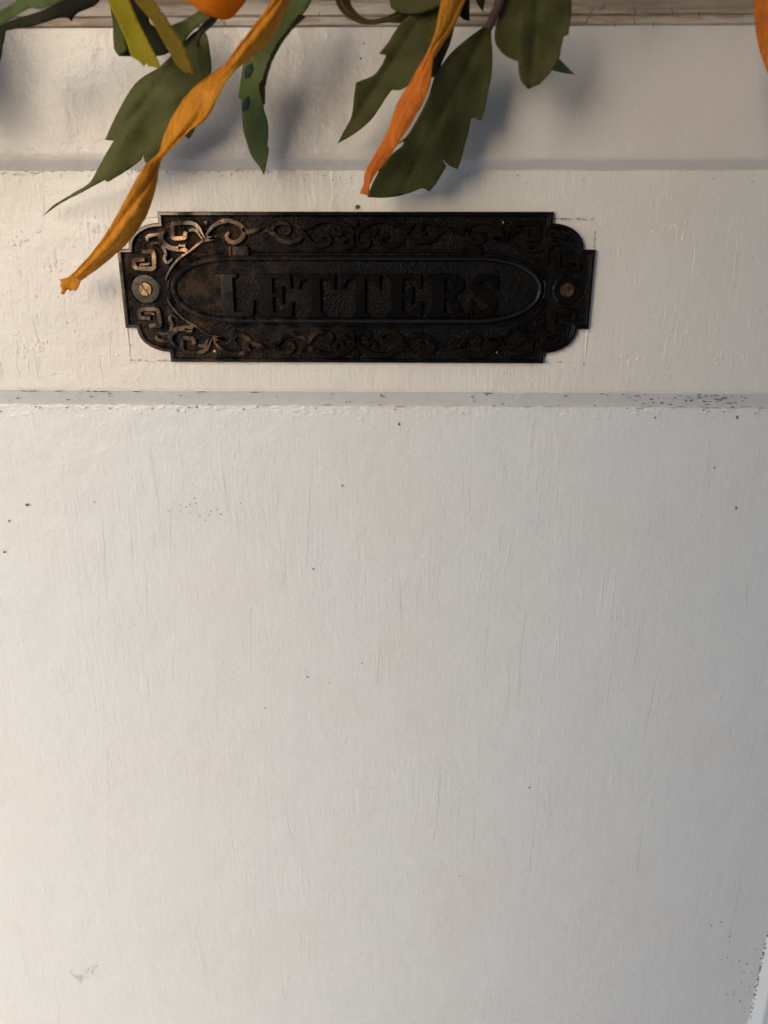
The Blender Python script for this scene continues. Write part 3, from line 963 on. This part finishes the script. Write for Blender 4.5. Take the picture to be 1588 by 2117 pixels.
# lime and mustard strips with torn ends
leaf('leaf', [(214, -40), (223, 0), (249, 57), (262, 88), (272, 117), (284, 124), (297, 136), (302, 130), (306, 136), (314, 137), (332, 142), (327, 125), (298, 68), (272, 11), (258, -40)], ((236, -40), (316, 138)), (.062, .070), M['leaf_lime'], cup=.006, seed=4.2)
leaf('leaf', [(262, -40), (278, 0), (314, 45), (340, 91), (352, 112), (363, 132), (374, 143), (385, 153), (390, 150), (402, 154), (397, 136), (378, 91), (351, 49), (338, 28), (329, 24), (332, 19), (317, 0), (296, -40)], ((280, -40), (394, 152)), (.066, .072), M['leaf_mustard'], cup=.005, seed=4.8)
# narrow green leaf in the middle, its right edge folded
leaf('leaf', [(655, -30), (640, 10), (616, 42), (602, 52), (577, 91), (559, 131), (550, 161), (546, 182), (545, 222), (553, 250), (555, 275), (553, 302), (556, 308), (552, 335), (546, 362), (537, 345), (520, 322), (510, 292), (503, 267), (499, 206), (493, 202), (498, 166), (502, 140), (505, 128), (521, 121), (540, 85), (565, 50), (588, 10), (605, -30)],
     ((640, -30), (546, 360)), (.046, .016), M['leaf_green'], bow=.008, cup=-.003, tilt=.003, crease=-.0005, seed=5.5)
spotted = leaf.last
ribbon('leaf_fold', [(618, 30, 632, 34, .052, .046), (596, 60, 603, 62, .053, .047), (571, 92, 579, 94, .053, .047), (553, 131, 560, 133, .051, .046), (543, 163, 551, 165, .050, .045), (536, 178, 548, 184, .049, .044), (544, 215, 547, 216, .045, .042)], M['leaf_deep'], belly=.001, seed=2)
for (u, v, dx) in ((514, 146, 7), (508, 214, 6)):
    leaf('leaf_spot', [(u+dx, v-16), (u+9, v-2), (u+3, v+13), (u-6, v+16), (u-8, v+4), (u-3, v-8)], ((u+5, v-14), (u-4, v+15)), (.0405 if v < 200 else .0375, .0400 if v < 200 else .0368), M['spot'], dfun=spotted, seed=5.9)
# twisted gold ribbon petals
ribbon('ribbon_petal', [(580, -40, 618, -36, .070, .062), (563, 0, 599, 2, .070, .064), (536, 38, 582, 42, .071, .065), (510, 72, 559, 80, .072, .064), (487, 102, 522, 117, .071, .066), (463, 134, 490, 142, .068, .070),
                        (434, 155, 468, 168, .064, .073), (397, 185, 453, 196, .062, .074), (363, 230, 427, 244, .060, .070), (340, 278, 388, 274, .058, .064), (329, 315, 342, 320, .055, .057),
                        (302, 340, 329, 345, .056, .050), (280, 374, 324, 378, .056, .046), (261, 408, 314, 414, .054, .044), (240, 447, 299, 452, .050, .042), (214, 490, 264, 501, .044, .038), (180, 535, 211, 548, .036, .032), (148, 568, 167, 580, .030, .027)], M['petal_gold'], belly=.004, seed=3)
leaf('ribbon_tip', [(156, 560), (148, 568), (138, 574), (124, 578), (127, 584), (124, 590), (128, 596), (126, 607), (133, 608), (137, 601), (141, 597), (146, 602), (151, 598), (155, 602), (160, 597), (163, 590), (168, 578), (172, 571)], ((162, 568), (138, 604)), (.0295, .024), M['petal_gold'], crease=.0016, cup=.006, ripple=.003, seed=13.3)
ribbon('ribbon_petal', [(926, -40, 976, -40, .074, .068), (913, 0, 961, 2, .075, .068), (903, 55, 936, 58, .074, .068), (892, 88, 915, 90, .072, .069), (878, 121, 898, 119, .070, .070)], M['petal_gold'], belly=.003, seed=8)
ribbon('ribbon_petal', [(882, 112, 899, 108, .0700, .0705), (862, 146, 893, 138, .068, .073), (848, 171, 890, 168, .066, .073), (823, 212, 878, 206, .063, .071), (803, 267, 840, 270, .060, .066), (777, 317, 805, 324, .055, .060), (757, 353, 781, 354, .050, .054), (752, 380, 765, 382, .046, .049), (745, 399, 763, 405, .043, .045)], M['petal_rust'], belly=.004, seed=9)
# lobed middle leaf, two layers
leaf('leaf', [(905, -40), (880, 10), (848, 30), (823, 55), (805, 84), (784, 111), (798, 113), (796, 122), (786, 140), (772, 156), (736, 171), (732, 200), (727, 240), (712, 270), (698, 297), (732, 277), (752, 262), (772, 242), (798, 202), (810, 186), (828, 186), (850, 172), (880, 150), (900, 110), (915, 60), (935, -40)],
     ((912, -30), (705, 290)), (.056, .028), M['leaf_deep'], bow=.006, cup=.003, crease=.0014, ripple=.004, seed=6.4)
leaf('leaf', [(960, -40), (950, 10), (941, 50), (930, 92), (914, 130), (903, 161), (880, 158), (886, 120), (900, 60), (915, -40)], ((940, -40), (895, 160)), (.046, .042), M['leaf_olive'], seed=6.8)
# large right leaf
leaf('leaf', [(1012, 48), (985, 66), (959, 86), (940, 102), (922, 122), (898, 161), (886, 200), (864, 245), (843, 280), (823, 297), (836, 291), (832, 302), (815, 315), (786, 346), (779, 352), (784, 354), (772, 376), (760, 407), (790, 409), (823, 405), (850, 398), (873, 389), (888, 396), (900, 382), (910, 366), (923, 343), (913, 329), (922, 336), (930, 343), (946, 350), (954, 328), (960, 305), (968, 275), (974, 244), (982, 244), (994, 250), (1001, 230), (1008, 195), (1016, 155), (1018, 120), (1016, 80), (1014, 50)],
     ((1012, 50), (830, 402)), (.044, .020), M['leaf_deep'], bow=.004, cup=.0022, crease=.0020, tilt=.003, ripple=.005, seed=7.3)
tube('stem', [pw(1036, -20, .050), pw(1030, 12, .048), pw(1018, 40, .046), pw(1008, 62, .0455)], .0022, .0018, M['stem'], wreath)
# right leaf pair
leaf('leaf', [(1050, -40), (1036, 20), (1024, 60), (1024, 86), (1034, 104), (1050, 118), (1072, 127), (1082, 110), (1084, 40), (1080, -40)], ((1062, -40), (1058, 122)), (.046, .042), M['leaf_deep'], cup=.003, seed=8.1)
leaf('leaf', [(1056, -40), (1060, 8), (1062, 20), (1072, 26), (1074, 60), (1072, 136), (1077, 166), (1092, 184), (1115, 174), (1128, 161), (1140, 146), (1155, 121), (1160, 98), (1165, 76), (1175, 71), (1178, 50), (1181, 28), (1182, -40)], ((1115, -40), (1095, 180)), (.064, .058), M['leaf_deep'], cup=.003, bow=-.002, crease=.0014, ripple=.004, seed=8.6)
leaf('leaf', [(1120, 110), (1150, 118), (1168, 134), (1188, 154), (1165, 151), (1142, 145), (1122, 132)], ((1120, 120), (1186, 153)), (.048, .040), M['leaf_green'], seed=8.9)
# top left leaves
leaf('leaf', [(-60, 95), (-60, 45), (0, 22), (25, 7), (45, -10), (80, -40), (190, -40), (150, -12), (131, 0), (100, 13), (83, 19), (65, 16), (45, 25), (25, 38), (0, 53)], ((180, -30), (-50, 70)), (.070, .078), M['leaf_green'], cup=.004, seed=9.2)
leaf('leaf', [(-60, 90), (-20, 62), (30, 40), (90, 20), (200, -40), (220, -20), (200, 8), (176, 20), (165, 24), (157, 30), (147, 44), (140, 36), (125, 36), (96, 45), (62, 56), (40, 58), (12, 64), (6, 96), (0, 125), (-20, 160), (-60, 150)], ((200, -10), (-40, 110)), (.058, .060), M['leaf_dark'], cup=.003, seed=9.6)
# brown strap loop and dark tips at the top edge
ribbon('strap', [(690, -40, 722, -40, .052, .046), (694, 0, 724, 4, .053, .047), (706, 24, 732, 20, .054, .048), (728, 42, 744, 32, .053, .049), (762, 51, 770, 41, .051, .050), (800, 46, 798, 34, .049, .050), (836, 46, 826, 20, .047, .050), (880, 30, 850, -10, .046, .050)], M['strap'], belly=.002, seed=11)
leaf('leaf', [(800, -40), (806, 0), (808, 16), (826, 26), (860, 28), (895, 18), (920, 0), (925, -40)], ((905, -30), (815, 20)), (.062, .056), M['leaf_deep'], cup=.002, seed=10.2)
leaf('leaf', [(945, -40), (950, 8), (950, 30), (958, 40), (971, 43), (972, -40)], ((960, -40), (964, 42)), (.040, .036), M['leaf_dark'], seed=10.6)
leaf('leaf', [(980, -40), (984, 0), (998, 25), (1003, 0), (1004, -40)], ((992, -40), (998, 24)), (.040, .036), M['leaf_dark'], seed=10.9)
# orange flower petals
leaf('flower_petal', [(372, -60), (380, -8), (386, 4), (395, 6), (404, 14), (422, 26), (440, 34), (460, 40), (478, 36), (492, 22), (506, 4), (516, -20), (520, -60)], ((446, -60), (458, 40)), (.082, .068), M['petal_orange'], cup=-.009, bow=.004, seed=12.2)
leaf('flower_petal', [(1570, -60), (1561, 0), (1562, 50), (1570, 100), (1580, 130), (1592, 155), (1640, 170), (1680, 100), (1680, -60)], ((1620, -60), (1625, 165)), (.070, .064), M['petal_rust'], cup=-.006, seed=12.8)

# the part of the wreath above: ring of twigs and more leaves
rw = random.Random(21)
RC, RRAD = Vector((.0, -.040, .365)), .188
for i in range(9):
    ph = rw.random()*6; rr_ = RRAD+rw.uniform(-.012, .016)
    pts = []
    for q in range(25):
        a = 2*math.pi*q/24+ph
        pts.append(RC+Vector((math.cos(a)*(rr_+.006*math.sin(3*a+ph)), .010*math.sin(5*a+ph*2), math.sin(a)*(rr_+.006*math.sin(3*a+ph)))))
    tube('twig', pts, .0035, .0030, M['twig'], wreath, 6)
def proto_leaf(L, W_, curl):
    vs, fs = [], []
    n = 10
    for i in range(n+1):
        t = i/n
        w = W_*math.sin(math.pi*min(1, t*.94+.04))**.8*(1 + (.25 if i in (4, 7) else 0))
        for s in (-1, -.5, 0, .5, 1):
            vs.append(Vector((s*w/2, curl*(s*s*.25-t*t*.5)*L-.004*(1-abs(s)), t*L)))
    for i in range(n):
        for j in range(4):
            a = i*5+j; fs.append((a, a+1, a+6, a+5))
    me = bpy.data.meshes.new('leaf'); me.from_pydata(vs, [], fs); me.update()
    for p in me.polygons: p.use_smooth = True
    return me
kinds = []
for mname, L, W_, c in (('leaf_olive', .085, .040, .4), ('leaf_deep', .10, .045, .3), ('leaf_green', .09, .032, .5), ('leaf_dark', .075, .04, .3), ('petal_orange', .07, .035, .6), ('petal_gold', .10, .016, .7), ('leaf_lime', .08, .016, .5)):
    me = proto_leaf(L, W_, c); me.materials.append(M[mname]); kinds.append((me, 'flower_petal' if 'petal' in mname else 'leaf'))
for i in range(170):
    a = rw.uniform(0, 2*math.pi)
    low = abs((a-1.5*math.pi+math.pi) % (2*math.pi)-math.pi) < .75
    me, nm = rw.choice(kinds)
    o = bpy.data.objects.new(nm, me); col.objects.link(o); o.parent = wreath
    c = RC+Vector((math.cos(a)*RRAD, -.012+rw.uniform(-.014, .008), math.sin(a)*RRAD))
    o.location = c-wreath.location
    ang = a+math.pi/2*rw.choice((.35, .7, 1.0, -.2, .5, 1.4))
    d = Vector((math.cos(ang), rw.uniform(-.75, -.05), math.sin(ang))).normalized()
    if c.z < .28: d.z = abs(d.z)*.3-(.06 if low else 0)
    o.rotation_euler = d.to_track_quat('Z', 'Y').to_euler()

# extra leaves out of view at the lower left, added to shade the board
for (x, y, z), d, q in (((-.196, -.062, .172), (-.12, -.10, -1), 2), ((-.245, -.060, .160), (-.1, -.2, -1), 1)):
    o = bpy.data.objects.new('leaf', kinds[q][0]); col.objects.link(o); o.parent = wreath
    o.location = Vector((x, y, z))-wreath.location
    o.rotation_euler = Vector(d).normalized().to_track_quat('Z', 'Y').to_euler()
